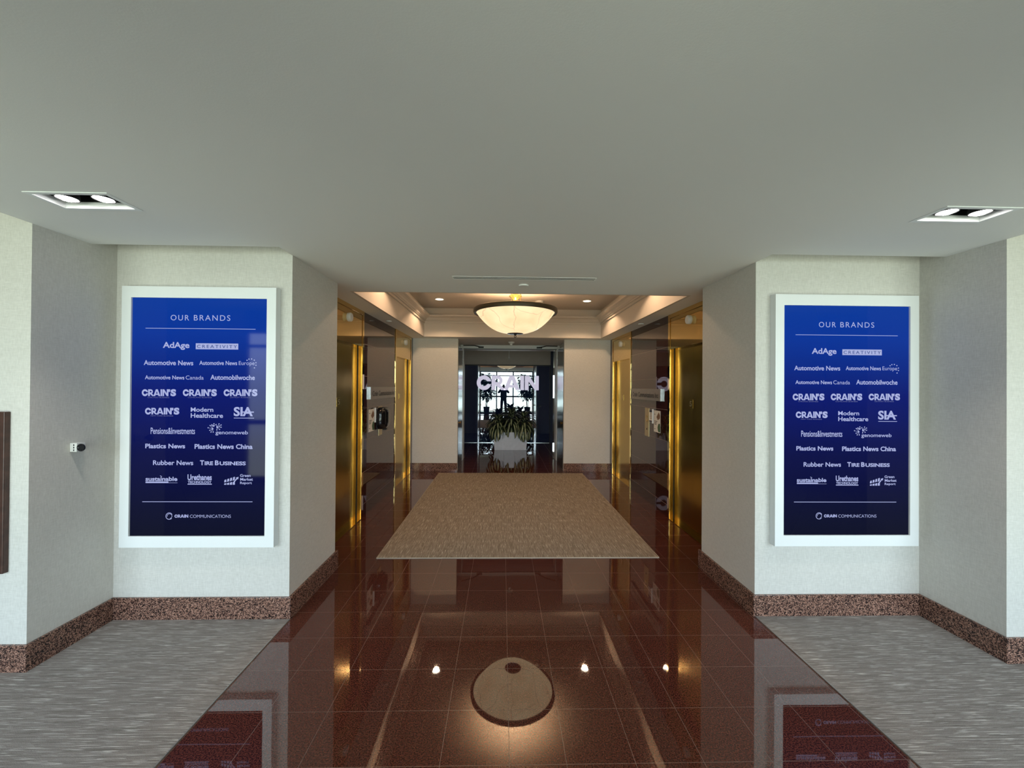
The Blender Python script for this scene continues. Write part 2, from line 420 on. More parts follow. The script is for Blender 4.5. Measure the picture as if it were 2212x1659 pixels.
# ------------------------------------------------------------------ the setting
XNL, XNR, XJL, XJR, XEL, XER = -2.72, 3.07, -1.50, 1.845, -1.745, 2.115
YN, YF, YS, YJ, YE = 2.93, 2.41, 2.75, 3.72, 7.95
ZC, ZU = 2.576, 2.90
CX0, CX1, CY0, CY1, ZK = -1.475, 1.852, 4.05, 7.66, 3.11
XW0, XW1 = -7.0, 7.4

sbox('floor', M['floor'], (XW0, XW1, YW-.1, 26, -.12, 0))
sbox('floor_carpet_left', M['carpet'], (XW0, -1.49, YW, YN, 0, .006))
sbox('floor_carpet_right', M['carpet'], (1.845, XW1, YW, YN, 0, .006))
for i_, a_ in enumerate(((-5, -1.25), (1.47, 5.4))): sbox(('floor_hall_carpet_left', 'floor_hall_carpet_right')[i_], M['carpet'], (a_[0], a_[1], 12.0, 25, 0, .006))
sbox('trim_1', M['alu'], (-1.49, -1.484, YW, YN, 0, .0065)); sbox('trim_2', M['alu'], (1.839, 1.845, YW, YN, 0, .0065))

sbox('wall_left_niche', M['wall'], (XNL, XJL, YN, YJ, 0, ZU))
sbox('wall_right_niche', M['wall'], (XJR, XNR, YN, YJ, 0, ZU))
sbox('wall_left_front', M['wall'], (XW0, XNL, YF, YJ, 0, ZU))
sbox('wall_right_front', M['wall'], (XNR, XW1, YF, YJ, 0, ZU))
sbox('wall_left_end', M['wall'], (XW0-.1, XW0, YW-.1, YF, 0, ZU)); sbox('wall_right_end', M['wall'], (XW1, XW1+.1, YW-.1, YF, 0, ZU))
for s, a in (('left', (-2.3, -.87)), ('right', (1.205, 2.6))):
    sbox('wall_%s_lobby_end' % s, M['wall'], (a[0], a[1], YE, YE+.10, 0, ZC))
sbox('wall_left_passage', M['wall'], (-1.1, -.945, YE+.10, 9.45, 0, ZC)); sbox('wall_right_passage', M['wall'], (1.28, 1.43, YE+.10, 9.45, 0, ZC))
for i, (y0, y1) in enumerate(((YJ, 4.0), (5.145, 6.65), (7.795, YE))):
    sbox('wall_left_granite' + ('', '.001', '.002')[i], M['granite'], (-2.3, XEL, y0, y1, 0, ZC))
    sbox('wall_right_granite' + ('', '.001', '.002')[i], M['granite'], (XER, 2.67, y0, y1, 0, ZC))
sbox('wall_left_shaft', M['blackmatt'], (-2.4, -2.3, YJ, YE+.1, 0, ZC)); sbox('wall_right_shaft', M['blackmatt'], (2.67, 2.77, YJ, YE+.1, 0, ZC))

# baseboards
BH, BT = .157, .018
def bb(name, a): return sbox(name, M['base'], a, .002)
bb('baseboard_left_niche', (XNL, XJL+BT, YN-BT, YN, 0, BH)); bb('baseboard_right_niche', (XJR-BT, XNR, YN-BT, YN, 0, BH))
bb('baseboard_left_jamb', (XJL, XJL+BT, YN, YJ+.03, 0, BH)); bb('baseboard_right_jamb', (XJR-BT, XJR, YN, YJ+.03, 0, BH))
bb('baseboard_left_side', (XNL, XNL+BT, YF, YN-BT, 0, BH)); bb('baseboard_right_side', (XNR-BT, XNR, YF, YN-BT, 0, BH))
bb('baseboard_left_front', (XW0, XNL+BT, YF-BT, YF, 0, BH)); bb('baseboard_right_front', (XNR-BT, XW1, YF-BT, YF, 0, BH))
bb('baseboard_left_lobby_end', (XEL, -.87, YE-BT, YE, 0, BH)); bb('baseboard_right_lobby_end', (1.205, XER, YE-BT, YE, 0, BH))

# ceiling plate with its openings: slots over the niches, the coffer, the two recessed spot housings
SPL, SPR = (-2.315, -1.915, 2.004, 2.204), (2.222, 2.616, 1.985, 2.18)
holes = [(XNL, XJL, YS, YN), (XJR, XNR, YS, YN), (CX0-.03, CX1+.03, CY0-.03, CY1+.03)] + \
        [(h[0]+.02, h[1]-.02, h[2]+.02, h[3]-.02) for h in (SPL, SPR)]
bm = bmesh.new()
xs = sorted({XNL, XNR, -2.3, 2.67} | {v for h in holes for v in h[:2]}); ys = sorted({YW, YF, YN, YJ, 9.45} | {v for h in holes for v in h[2:]})
for x0, x1 in zip(xs, xs[1:]):
    for y0, y1 in zip(ys, ys[1:]):
        cx, cy = (x0+x1)/2, (y0+y1)/2
        if any(h[0] < cx < h[1] and h[2] < cy < h[3] for h in holes): continue
        if cy > YN and not (XJL < cx < XJR) and cy < YJ: continue
        if cy > YJ and not (-2.3 < cx < 2.67): continue
        bx(bm, x0, x1, y0, y1, ZC, ZU)
struct(obj('ceiling', bm, M['ceiling']))
sbox('ceiling_upper', M['ceiling'], (XW0, XW1, YW-.1, CY0-.03, ZU, ZU+.05))
# coffer
bm = bmesh.new()
for a in ((CX0-.03, CX0, CY0-.03, CY1+.03), (CX1, CX1+.03, CY0-.03, CY1+.03), (CX0, CX1, CY0-.03, CY0), (CX0, CX1, CY1, CY1+.03)): bx(bm, *a, ZC+.0005, ZK)
bx(bm, CX0-.03, CX1+.03, CY0-.03, CY1+.03, ZK, ZK+.05)
struct(obj('ceiling_coffer', bm, M['coffer']))
prof = [(0, 2.83), (.022, 2.83), (.022, 2.848), (.012, 2.852), (.014, 2.866), (.034, 2.872), (.036, 2.884), (.05, 2.89), (.062, 2.91), (.085, 2.928), (.115, 2.938), (.122, 2.944), (.122, 2.972), (.1, 2.976), (0, 2.976)]
bm = bmesh.new(); loops = []
for d, z in prof: loops.append([bm.verts.new(q) for q in ((CX0+d, CY0+d, z), (CX1-d, CY0+d, z), (CX1-d, CY1-d, z), (CX0+d, CY1-d, z))])
for A, C in zip(loops, loops[1:]):
    for k in range(4): bm.faces.new((A[k], A[(k+1) % 4], C[(k+1) % 4], C[k]))
struct(obj('trim_crown_molding', bm, M['coffer']))

# hall beyond the passage
sbox('ceiling_hall', M['ceiling'], (-5, 5.4, 9.45, 25, 2.80, 2.85))
sbox('wall_left_hall', M['hall'], (-5.1, -5, 9.45, 25, 0, 2.8)); sbox('wall_right_hall', M['hall'], (5.4, 5.5, 9.45, 25, 0, 2.8))
sbox('wall_left_hall_return', M['hall'], (-5, -.945, 9.45, 9.55, 0, 2.8)); sbox('wall_right_hall_return', M['hall'], (1.28, 5.4, 9.45, 9.55, 0, 2.8))
sbox('wall_hall_lintel', M['hall'], (-.945, 1.28, 9.45, 9.55, ZC, 2.8))
GX0, GX1, GY = -1.17, 1.385, 11.93
sbox('wall_hall_header', M['hall'], (GX0-.02, GX1+.02, GY-.02, GY+.12, 2.285, 2.8))
bm = bmesh.new(); bx(bm, GX0-.1, GX0-.02, GY, 15, 0, 2.8); bx(bm, GX1+.02, GX1+.1, GY, 15, 0, 2.8); bx(bm, GX0, GX1, 14.9, 15, 0, 2.8)
struct(obj('wall_dark_room', bm, M['navy']))
bm = bmesh.new()
for a in ((-5, -3.4), (-2.0, 2.55), (4.2, 5.4)): bx(bm, a[0], a[1], 25, 25.1, 0, 2.8)
for a in ((-3.4, -2.0), (2.55, 4.2)): bx(bm, a[0], a[1], 25, 25.1, 0, .95); bx(bm, a[0], a[1], 25, 25.1, 2.35, 2.8)
struct(obj('wall_hall_far', bm, M['hall']))
for i, a in enumerate(((-3.4, -2.0), (2.55, 4.2))):
    sbox('window_%d' % (6+i), M['pane'], (a[0], a[1], 25.03, 25.04, .95, 2.35))

# window wall behind the photographer
WX0, WX1 = -4.35, 4.9
sbox('wall_left_window', M['wall'], (XW0, WX0, YW-.1, YW, 0, ZU)); sbox('wall_right_window', M['wall'], (WX1, XW1, YW-.1, YW, 0, ZU))
MX = [WX0, -3.4, -2.45, -1.36, -.36, .66, 1.86, 2.95, 3.95, WX1]
bm = bmesh.new()
for x in MX: bx(bm, x-.035, x+.035, YW-.08, YW, 0, ZC)
for z0, z1 in ((0, .07), (.98, 1.03), (2.28, 2.33), (2.52, ZU)): bx(bm, WX0, WX1, YW-.07, YW-.01, z0, z1)
struct(obj('trim_window_mullions', bm, M['blackmatt']))
sbox('window_1', M['pane'], (WX0, WX1, YW-.05, YW-.045, .05, 2.54))
g = thing('guard_rail', 'dark metal guard rail along the windows, seen mirrored in the dark glass', 'railing', (0, YW+.12, 0))
for z in (1.05, .12):
    bm = bmesh.new(); tube(bm, [(WX0, 0, z), (WX1, 0, z)], .022); obj('rail', bm, M['blackmatt'], g)
for x in MX[1:-1]: box('post', M['blackmatt'], (x-.018, x+.018, -.018, .018, 0, 1.05), g)

# ------------------------------------------------------------------ rug
rug = thing('area_rug', 'large brown beige streaked carpet inset in the granite floor of the elevator lobby', 'rug', (.17, 5.84, 0))
box('carpet_field', M['rug'], (-1.36, 1.36, -1.905, 1.905, 0, .007), rug)
bm = bmesh.new()
for a in ((-1.364, 1.364, -1.909, -1.905), (-1.364, 1.364, 1.905, 1.909), (-1.364, -1.36, -1.905, 1.905), (1.36, 1.364, -1.905, 1.905)): bx(bm, *a, 0, .0075)
obj('edge_trim', bm, M['tan'], rug)

# ------------------------------------------------------------------ elevators
def make_elevator(label, loc):
    e = thing('elevator', label, 'elevator', loc, 0, 'brass elevator entrances')
    W, ow, oh = .572, .515, 2.135
    bm = bmesh.new()                                                   # x = out of the wall, y along it
    for s in (-1, 1):
        y0, y1 = sorted((s*ow, s*W)); bx(bm, -.008, .010, y0, y1, 0, ZC)
    bx(bm, -.008, .010, -ow, ow, 2.525, ZC)
    obj('frame', bm, M['brass'], e, .003)
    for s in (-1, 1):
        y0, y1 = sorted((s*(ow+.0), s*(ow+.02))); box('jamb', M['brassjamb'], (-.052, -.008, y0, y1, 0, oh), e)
    for s in (-1, 1):
        y0, y1 = sorted((s*(ow-.0012), s*(ow+.001))); box('gap_shade', M['blackmatt'], (-.052, -.042, y0, y1, .008, oh), e)  # black strip painted in as the shade of the gap between jamb and door
    box('transom_panel', M['brass'], (-.05, .004, -ow, ow, oh, 2.522), e, .002)
    for s in (-1, 1):
        y0, y1 = sorted((s*.0006, s*(ow+.02))); box('door_panel', M['brassdoor'], (-.077, -.052, y0, y1, .008, oh+.03), e)
    box('head_soffit', M['blackmatt'], (-.12, -.05, -ow, ow, oh+.03, oh+.05), e)
    box('sill', M['brass'], (-.10, .012, -ow, ow, 0, .008), e)
    em = box('emblem_plate', M['brassdoor'], (-.052, -.048, -.11, -.005, 1.42, 1.52), e, .002)
    t = text_bm('5', -.085, -.035, 1.44, 1.50, .01); bm = bmesh.new(); merge(bm, t, lambda c: (-.0475, c.x, c.y)); obj('engraved_number', bm, M['plate'], em)
    bm = bmesh.new(); lathe(bm, [(.046, -.002), (.050, .006), (.050, .036), (.044, .044)], 28, (.004, .04, 2.42), 'x')
    obj('hall_lantern', bm, M['whiteflat'], e, smooth=True)
    return e
e0 = make_elevator('nearer brass elevator entrance in the left wall, beside the left pier', (XEL, 4.572, 0))
dup(e0, 'farther brass elevator entrance in the left wall, beside the far beige wall', (XEL, 7.222, 0))
dup(e0, 'nearer brass elevator entrance in the right wall, beside the right pier', (XER, 4.572, 0), PI)
dup(e0, 'farther brass elevator entrance in the right wall, beside the far beige wall', (XER, 7.222, 0), PI)

# ------------------------------------------------------------------ displays with the brand list
SW, SH = .925, 1.65
def px(x, y):                                                          # reading grid of the screen -> metres from its centre
    u = (x - (228 - 14*(y-230)/1000))/1508; v = (y - 233 - 10*u)/2667
    return (u-.5)*SW, (.5-v)*SH
def make_display(label, loc):
    d = thing('wall_display', label, 'display', loc, 0, 'white framed wall displays')
    ox, oz = SW/2+.0635, SH/2+.0775
    bm = bmesh.new()
    for a in ((-ox, -SW/2, -oz, oz), (SW/2, ox, -oz, oz), (-SW/2, SW/2, SH/2, oz), (-SW/2, SW/2, -oz, -SH/2)): bx(bm, a[0], a[1], 0, .058, a[2], a[3])
    bmesh.ops.remove_doubles(bm, verts=bm.verts, dist=1e-5)
    obj('frame', bm, M['white'], d)
    s = box('screen', M['screen'], (-SW/2, SW/2, .012, .03, -SH/2, SH/2), d)
    box('mounting_back', M['alu'], (-ox+.02, ox-.02, .031, .0585, -oz+.03, oz-.03), d)
    YT = .0112
    def put(name, parts, mat='textglow', y=YT):
        bm = bmesh.new()
        for q in parts:
            if q[0] == 't':
                _, body, x0, x1, y0, y1, bold = q[:7]
                X0, Z1 = px(x0, y0); X1, _z = px(x1, y0); _x, Z0 = px(x0, y1)
                t = text_bm(body, X0, X1, Z0, Z1, bold, q[7] if len(q) > 7 else 1.0, res=4)
                merge(bm, t, lambda c: (c.x, y, c.y))
            elif q[0] == 'C':
                for letter_ in crain_glyphs():
                    for pl in letter_:
                        P2 = [px(q[1]+a*(q[2]-q[1]), q[4]-b*(q[4]-q[3])) for a, b in pl]; bm.faces.new([bm.verts.new((X, y, Z)) for X, Z in P2])
            elif q[0] == 'b':
                X0, Z1 = px(q[1], q[3]); X1, Z0 = px(q[2], q[4])
                vs = [bm.verts.new(v) for v in ((X0, y, Z0), (X1, y, Z0), (X1, y, Z1), (X0, y, Z1))]; bm.faces.new(vs)
            elif q[0] == 'p':
                bm.faces.new([bm.verts.new((px(a, b)[0], y, px(a, b)[1])) for a, b in q[1]])
            elif q[0] == 'd':
                X, Z = px(q[1], q[2]); r = q[3]*SW/1508
                bm.faces.new([bm.verts.new((X+r*math.cos(2*PI*k/10), y, Z+r*math.sin(2*PI*k/10))) for k in range(10)])
            elif q[0] == 'r':
                X, Z = px(q[1], q[2]); a0, a1 = q[5], q[6]; N = 28; k0 = SW/1508
                for k in range(N):
                    A, C = a0+(a1-a0)*k/N, a0+(a1-a0)*(k+1)/N
                    bm.faces.new([bm.verts.new((X+r*k0*math.cos(t), y, Z+r*k0*math.sin(t))) for r, t in ((q[3], A), (q[4], A), (q[4], C), (q[3], C))])
            elif q[0] == 'l':
                (a, b), (c, e) = px(q[1], q[2]), px(q[3], q[4]); w = q[5]*SW/1508/2
                v = Vector((c-a, e-b)).normalized(); nx, nz = -v.y*w, v.x*w
                bm.faces.new([bm.verts.new((X, y, Z)) for X, Z in ((a+nx, b+nz), (c+nx, e+nz), (c-nx, e-nz), (a-nx, b-nz))])
        me = obj(name, bm, M[mat], s)
        return me
    O = 1451
    put('heading_lettering', [('t', 'OUR', 650, 855, 425, 487, 0.0, 1.25)])
    put('heading_lettering', [('t', 'BRANDS', 908, 1315, 425, 488, 0.0, 1.25)])
    put('divider_line', [('b', 370, 1597, 573, 587)]); put('divider_line', [('b', 330, 1556, O+1066, O+1081)])
    put('brand_logo', [('t', 'AdAge', 562, 858, 730, 818, .025)])
    lg = put('brand_logo', [('b', 928, 1402, 744, 814)])
    put('brand_logo', [('t', 'CREATIVITY', 942, 1390, 761, 797, .005, 1.35)], 'textdark', YT-.0005)
    put('brand_logo', [('t', 'Automotive News', 350, 900, 935, 990, .022)])
    put('brand_logo', [('t', 'Automotive News', 967, 1390, 940, 988, .018), ('t', 'Europe', 1408, 1585, 944, 1002, 0)] +
        [('d', a, b, 7) for a, b in ((1500, 935), (1522, 922), (1552, 920), (1582, 933), (1600, 962), (1600, 990), (1583, 1020))])
    put('brand_logo', [('t', 'Automotive News', 362, 800, 1105, 1150, .018), ('t', 'Canada', 815, 1015, 1107, 1152, 0)])
    put('brand_logo', [('t', 'Automobilwoche', 1090, 1588, 1098, 1155, .022)])
    for x0, x1, sx0, sx1, sub in ((327, 708, 392, 632, 'CHICAGO BUSINESS'), (782, 1162, 838, 1105, 'CLEVELAND BUSINESS'), (1237, 1617, 1310, 1540, 'DETROIT BUSINESS')):
        put('brand_logo', [('C', x0, x0+.775*(x1-x0), 1262, 1338), ('p', [(x1-88, 1262), (x1-66, 1262), (x1-70, 1292), (x1-84, 1292)]), ('t', 'S', x1-62, x1, 1260, 1340, .06)])
        put('brand_subtitle', [('t', sub, sx0, sx1, 1345, 1359, 0)], 'textdim')
    put('brand_logo', [('C', 362, 658, 1470, 1544), ('p', [(656, 1470), (678, 1470), (674, 1500), (660, 1500)]), ('t', 'S', 682, 744, 1468, 1546, .06)]); put('brand_subtitle', [('t', 'NEW YORK BUSINESS', 425, 675, 1552, 1565, 0)], 'textdim')
    put('brand_logo', [('t', 'Modern', 870, 1122, 1465, 1514, .022), ('t', 'Healthcare', 870, 1230, 1530, 1582, .022)])
    put('brand_logo', [('t', 'SIA', 1350, 1565, 1460, 1565, .035), ('b', 1440, 1575, 1512, 1525), ('b', 1350, 1577, 1582, 1590)])
    put('brand_logo', [('t', 'Pensions&Investments', 425, 917, O+240, O+312, .012)])
    dots = [(1063, 243), (1085, 218), (1105, 210), (1128, 198), (1152, 208), (1185, 200), (1208, 212), (1160, 225), (1190, 225), (1208, 238), (1190, 262), (1160, 268), (1082, 272), (1095, 292), (1120, 292)]
    hubs = [((1113, 255), (0, 1, 2, 12, 13, 14)), ((1125, 222), (1, 2, 3, 4)), ((1165, 240), (5, 6, 7, 8, 9, 10, 11))]
    g_ = [('d', a, O+b, 6.5) for a, b in dots] + [('d', h[0][0], O+h[0][1], 10) for h in hubs]
    for (hx, hy), ks in hubs: g_ += [('l', hx, O+hy, dots[k][0], O+dots[k][1], 3) for k in ks]
    put('brand_logo', [('t', 'genomeweb', 1145, 1508, O+274, O+330, .012)] + g_)
    put('brand_logo', [('t', 'Plastics News', 365, 807, O+420, O+472, .03)]); put('brand_logo', [('t', 'Plastics News China', 912, 1560, O+425, O+480, .03)])
    put('brand_logo', [('t', 'Rubber News', 450, 897, O+607, O+660, .022)])
    put('brand_logo', [('t', 'T', 972, 1018, O+608, O+663, .035), ('t', 'IRE', 1024, 1118, O+620, O+663, .035), ('t', 'B', 1138, 1182, O+610, O+664, .035), ('t', 'USINESS', 1190, 1483, O+622, O+665, .035)])
    put('brand_logo', [('t', 'sustainable', 367, 720, O+790, O+838, .03), ('b', 367, 620, O+843, O+862), ('b', 620, 720, O+858, O+862), ('l', 528, O+778, 548, O+790, 6)])
    put('brand_logo', [('t', 'Urethanes', 833, 1103, O+765, O+832, .03), ('t', 'TECHNOLOGY', 836, 1100, O+838, O+866, .03), ('b', 833, 1103, O+870, O+882)])
    bars = []
    for k in range(4):
        x = 1240+k*32; top = 830-k*10
        bars.append(('p', [(x, O+858-k*6), (x+5, O+top), (x+24, O+top-6), (x+24, O+854-k*9)])); bars.append(('p', [(x, O+884), (x, O+872-k*5), (x+24, O+866-k*7), (x+24, O+884)]))
    bars += [('p', [(1345, O+848), (1378, O+812), (1368, O+806), (1402, O+796), (1396, O+826), (1388, O+818), (1356, O+856)])]
    put('brand_logo', bars + [('t', 'Green', 1418, 1537, O+765, O+797, .02), ('t', 'Market', 1420, 1562, O+808, O+840, .02), ('t', 'Report', 1418, 1550, O+850, O+886, .02)])
    put('company_logo', [('r', 628, O+1232, 33, 40, .5, 5.6), ('r', 632, O+1232, 24, 29, -1.4, 3.4), ('C', 686, 840, O+1216, O+1250), ('t', 'COMMUNICATIONS', 858, 1315, O+1218, O+1253, -.004)])
    return d
d0 = make_display('tall white framed screen with a blue list of logos, in the left niche', (-2.107, 2.872, 1.428))
dup(d0, 'tall white framed screen with a blue list of logos, in the right niche', (2.480, 2.872, 1.429))

# ------------------------------------------------------------------ recessed twin spotlights
def make_spot(label, h):
    cx, cy = (h[0]+h[1])/2, (h[2]+h[3])/2; ax, ay = (h[1]-h[0])/2, (h[3]-h[2])/2
    s = thing('recessed_spotlight', label, 'ceiling light', (cx, cy, ZC), 0, 'twin recessed spotlights')
    bm = bmesh.new()
    for a in ((-ax, -ax+.022, -ay, ay), (ax-.022, ax, -ay, ay), (-ax+.022, ax-.022, -ay, -ay+.022), (-ax+.022, ax-.022, ay-.022, ay)): bx(bm, a[0], a[1], a[2], a[3], -.004, .0)
    obj('trim_frame', bm, M['white'], s)
    bm = bmesh.new(); q = .021
    for a in ((-ax+q-.004, -ax+q, -ay+q, ay-q), (ax-q, ax-q+.004, -ay+q, ay-q), (-ax+q, ax-q, -ay+q-.004, -ay+q), (-ax+q, ax-q, ay-q, ay-q+.004)): bx(bm, a[0], a[1], a[2], a[3], 0, .03)
    obj('inner_lip', bm, M['white'], s)
    bm = bmesh.new()
    for a in ((-ax+q-.003, -ax+q, -ay+q, ay-q), (ax-q, ax-q+.003, -ay+q, ay-q), (-ax+q, ax-q, -ay+q-.003, -ay+q), (-ax+q, ax-q, ay-q, ay-q+.003)): bx(bm, a[0], a[1], a[2], a[3], .03, .13)
    bx(bm, -ax+q, ax-q, -ay+q, ay-q, .127, .13)
    obj('housing', bm, M['blackmatt'], s)
    for x in (-.09, .09):
        bm = bmesh.new(); lathe(bm, [(.02, .127), (.03, .08), (.045, .035), (.048, .010), (.044, .010), (.040, .02)], 24, (x, 0, 0))
        lh = obj('lamp_head', bm, M['blackmatt'], s, smooth=True)
        bm = bmesh.new(); lathe(bm, [(.003, .002), (.022, .004), (.036, .011), (.042, .020)], 24, (x, 0, 0)); obj('lamp_face', bm, M['lampglow'], lh, smooth=True)
        lamp('spot_beam', 'SPOT', (cx+x, cy, ZC-.005), 16, (1, .95, .88), spot_size=1.5, spot_blend=.6, shadow_soft_size=.04)
    return s
make_spot('recessed twin spotlight in the ceiling above the left niche', SPL)
make_spot('recessed twin spotlight in the ceiling above the right niche', SPR)

# ------------------------------------------------------------------ ceiling fittings
t = thing('slot_diffuser', 'long thin white linear air slot in the grey ceiling before the coffer', 'air vent', (.18, 3.465, ZC))
bm = bmesh.new(); bx(bm, -.61, .61, -.045, -.032, -.002, 0); bx(bm, -.61, .61, .032, .045, -.002, 0); bx(bm, -.61, .61, -.006, .006, -.002, 0); obj('vent_frame', bm, M['ceiling'], t)
bm = bmesh.new(); bx(bm, -.605, .605, -.032, -.006, -.0005, 0); bx(bm, -.605, .605, .006, .032, -.0005, 0); obj('vent_slot', bm, M['blackmatt'], t)
def disc(name, label, cat, loc, r, th=.012, mat='whiteflat'):
    bm = bmesh.new(); lathe(bm, [(r*.97, 0), (r, -th*.3), (r*.93, -th), (r*.2, -th*1.1)], 28)
    o = obj(name, bm, M[mat], smooth=True); o.location = loc; return tag(o, label, cat)
disc('ceiling_cap', 'round white ceiling disc just behind the long air slot', 'sprinkler cap', (.185, 3.69, ZC), .046)
disc('ceiling_cap', 'small white disc in the lobby soffit above the left granite panel', 'sprinkler cap', (-1.63, 5.85, ZC), .04)
disc('ceiling_cap', 'small white disc in the lobby soffit above the right granite panel', 'sprinkler cap', (2.0, 5.85, ZC), .04)
def detector(label, loc, mat='whiteflat'):
    t = thing('smoke_detector', label, 'smoke detector', loc)
    bm = bmesh.new(); lathe(bm, [(.07, 0), (.068, -.012), (.045, -.035), (.03, -.04)], 28); obj('base', bm, M[mat], t, smooth=True)
    bm = bmesh.new(); lathe(bm, [(.026, -.038), (.03, -.055), (.024, -.07), (.008, -.074)], 20); obj('sensor_head', bm, M[mat], t, smooth=True)
    return t
detector('smoke detector on the passage ceiling beyond the hanging bowl lamp', (.175, 8.46, ZC))
detector('smoke detector on the coffer ceiling right of the brass lamp canopy', (.62, 6.92, ZK))

for i, (x, y) in enumerate(((-1.07, 6.86), (1.42, 6.86), (-1.07, 4.86), (1.42, 4.86))):
    t = thing('can_light', ('round warm downlight in the coffer ceiling left of the bowl lamp', 'round warm downlight in the coffer ceiling right of the bowl lamp',
              'round warm downlight at the near left of the coffer ceiling', 'round warm downlight at the near right of the coffer ceiling')[i], 'ceiling light', (x, y, ZK), 0, 'coffer downlights')
    bm = bmesh.new(); lathe(bm, [(.062, 0), (.085, 0), (.085, -.006), (.064, -.004), (.062, 0)], 32); obj('trim_ring', bm, M['whiteflat'], t, smooth=True)
    bm = bmesh.new(); lathe(bm, [(.001, -.003), (.062, -.002)], 32); obj('lamp_face', bm, M['canglow'], t)
    lamp('downlight_beam', 'SPOT', (x, y, ZK-.012), 45, WARM, spot_size=2.3, spot_blend=.25, shadow_soft_size=.05)

# pendant bowl
LX, LY = .18, 5.92
t = thing('bowl_pendant', 'large glowing alabaster bowl lamp with dark rim hanging in the coffer', 'pendant lamp', (LX, LY, ZK))
zb, zr = 2.425-ZK, 2.735-ZK
bm = bmesh.new(); N = 18; pr = []
for k in range(N+1):
    a = k/N; r = .10 + .475*a; pr.append((r, zb + (zr-zb)*((r/.575)**2.7 - (.1/.575)**2.7)/(1-(.1/.575)**2.7)))
inn = [(r-.012, z+.006) for r, z in pr[::-1]]
lathe(bm, pr + inn, 72); obj('bowl', bm, M['alabaster'], t, smooth=True)
bm = bmesh.new(); lathe(bm, [(.570, zr-.02), (.600, zr-.026), (.612, zr-.005), (.608, zr+.035), (.585, zr+.045), (.565, zr+.03), (.570, zr-.02)], 72); obj('rim', bm, M['bronze'], t, smooth=True)
bm = bmesh.new(); lathe(bm, [(.002, zb+.012), (.11, zb+.008), (.118, zb-.004), (.09, zb-.012), (.02, zb-.016)], 36); bp_ = obj('bottom_plate', bm, M['chrome'], t, smooth=True)
bm = bmesh.new(); lathe(bm, [(.022, zb-.014), (.02, zb-.022), (.008, zb-.028)], 16)
for k in range(16):
    a0, a1 = 2*PI*k/16, 2*PI*(k+1)/16
    tube(bm, [(.014*math.cos(a0), 0, zb-.044+.014*math.sin(a0)), (.014*math.cos(a1), 0, zb-.044+.014*math.sin(a1))], .005, 6)
obj('finial_ring', bm, M['blackmatt'], bp_)
bm = bmesh.new(); lathe(bm, [(.002, 0), (.11, 0), (.112, -.012), (.09, -.03), (.02, -.034)], 32); obj('canopy', bm, M['brass'], t, smooth=True)
bm = bmesh.new(); lathe(bm, [(.02, -.125), (.09, -.13), (.092, -.145), (.05, -.185), (.035, -.20), (.04, -.225), (.015, -.24)], 32); cn = obj('hub', bm, M['brass'], t, smooth=True)
bm = bmesh.new(); tube(bm, [(0, 0, -.02), (0, 0, -.13)], .012, 10); obj('hub_stem', bm, M['plate'], cn)
for k, (x, y) in enumerate(((-.06, -.02), (-.005, .065), (.075, -.02))):
    bm = bmesh.new(); tube(bm, [(x, y, -.02), (x, y, zr+.0)], .0065, 8); hr = obj('hanging_rod', bm, M['plate'], t)
    d = Vector((x, y)).normalized()*.575
    bm = bmesh.new(); tube(bm, [(x, y, zr+.005), (d.x, d.y, zr+.005)], .0065, 8); obj('spider_arm', bm, M['bronze'], hr)
lamp('bowl_bulb', 'POINT', (LX, LY, 2.66), 22, WARM, shadow_soft_size=.12)
lamp('bowl_uplight', 'SPOT', (LX, LY, 2.60), 95, WARM, rot=(PI, 0, 0), spot_size=2.4, spot_blend=.6, shadow_soft_size=.1)

# ------------------------------------------------------------------ granite wall signs and notices
def make_sign(label, x, y, rz):
    s = thing('projecting_sign', label, 'sign', (x, y, 1.5525), rz, 'metal name signs')
    box('sign_box', M['alu'], (0, .027, -.60, .60, -.081, .081), s, .002)
    return s
def sign_text(s, rev):
    for w_, a_, b_ in (('Crain', -.53, -.31), ('Communications', -.26, .38), ('Inc', .42, .53)):
        bm = bmesh.new(); merge(bm, text_bm(w_, a_, b_, -.042, .030, .01), lambda c: (.0282, c.x, c.y)); obj('raised_lettering', bm, M['blackmatt'], s)
    e = -1 if not rev else 1
    y0, y1 = sorted((e*.600, e*.612)); box('end_cap', M['alucap'], (0, .027, y0, y1, -.081, .081), s)
s = make_sign('grey metal sign bar with dark lettering on the left granite panel', XEL, 5.97, 0); sign_text(s, False)
s = make_sign('grey metal sign bar with dark lettering on the right granite panel', XER, 5.95, PI); sign_text(s, True)

def call_plate(label, x, y, rz):
    t = thing('call_plate', label, 'elevator call plate', (x, y, 1.15), rz, 'elevator call plates')
    box('face_plate', M['plate'], (0, .006, -.085, .085, -.205, .205), t, .002)
    for z in (.08, .02):
        bm = bmesh.new(); lathe(bm, [(.016, 0), (.016, .005), (.012, .007)], 16, (.006, 0, z), 'x'); obj('call_button', bm, M['brass'], t)
    bm = bmesh.new(); lathe(bm, [(.014, 0), (.013, .003)], 16, (.006, 0, -.10), 'x'); obj('key_switch', bm, M['blackmatt'], t)
call_plate('tall brass call plate on the right granite panel', XER, 5.895, PI)
call_plate('tall brass call plate partly behind the black dispenser on the left granite panel', XEL, 5.87, 0)

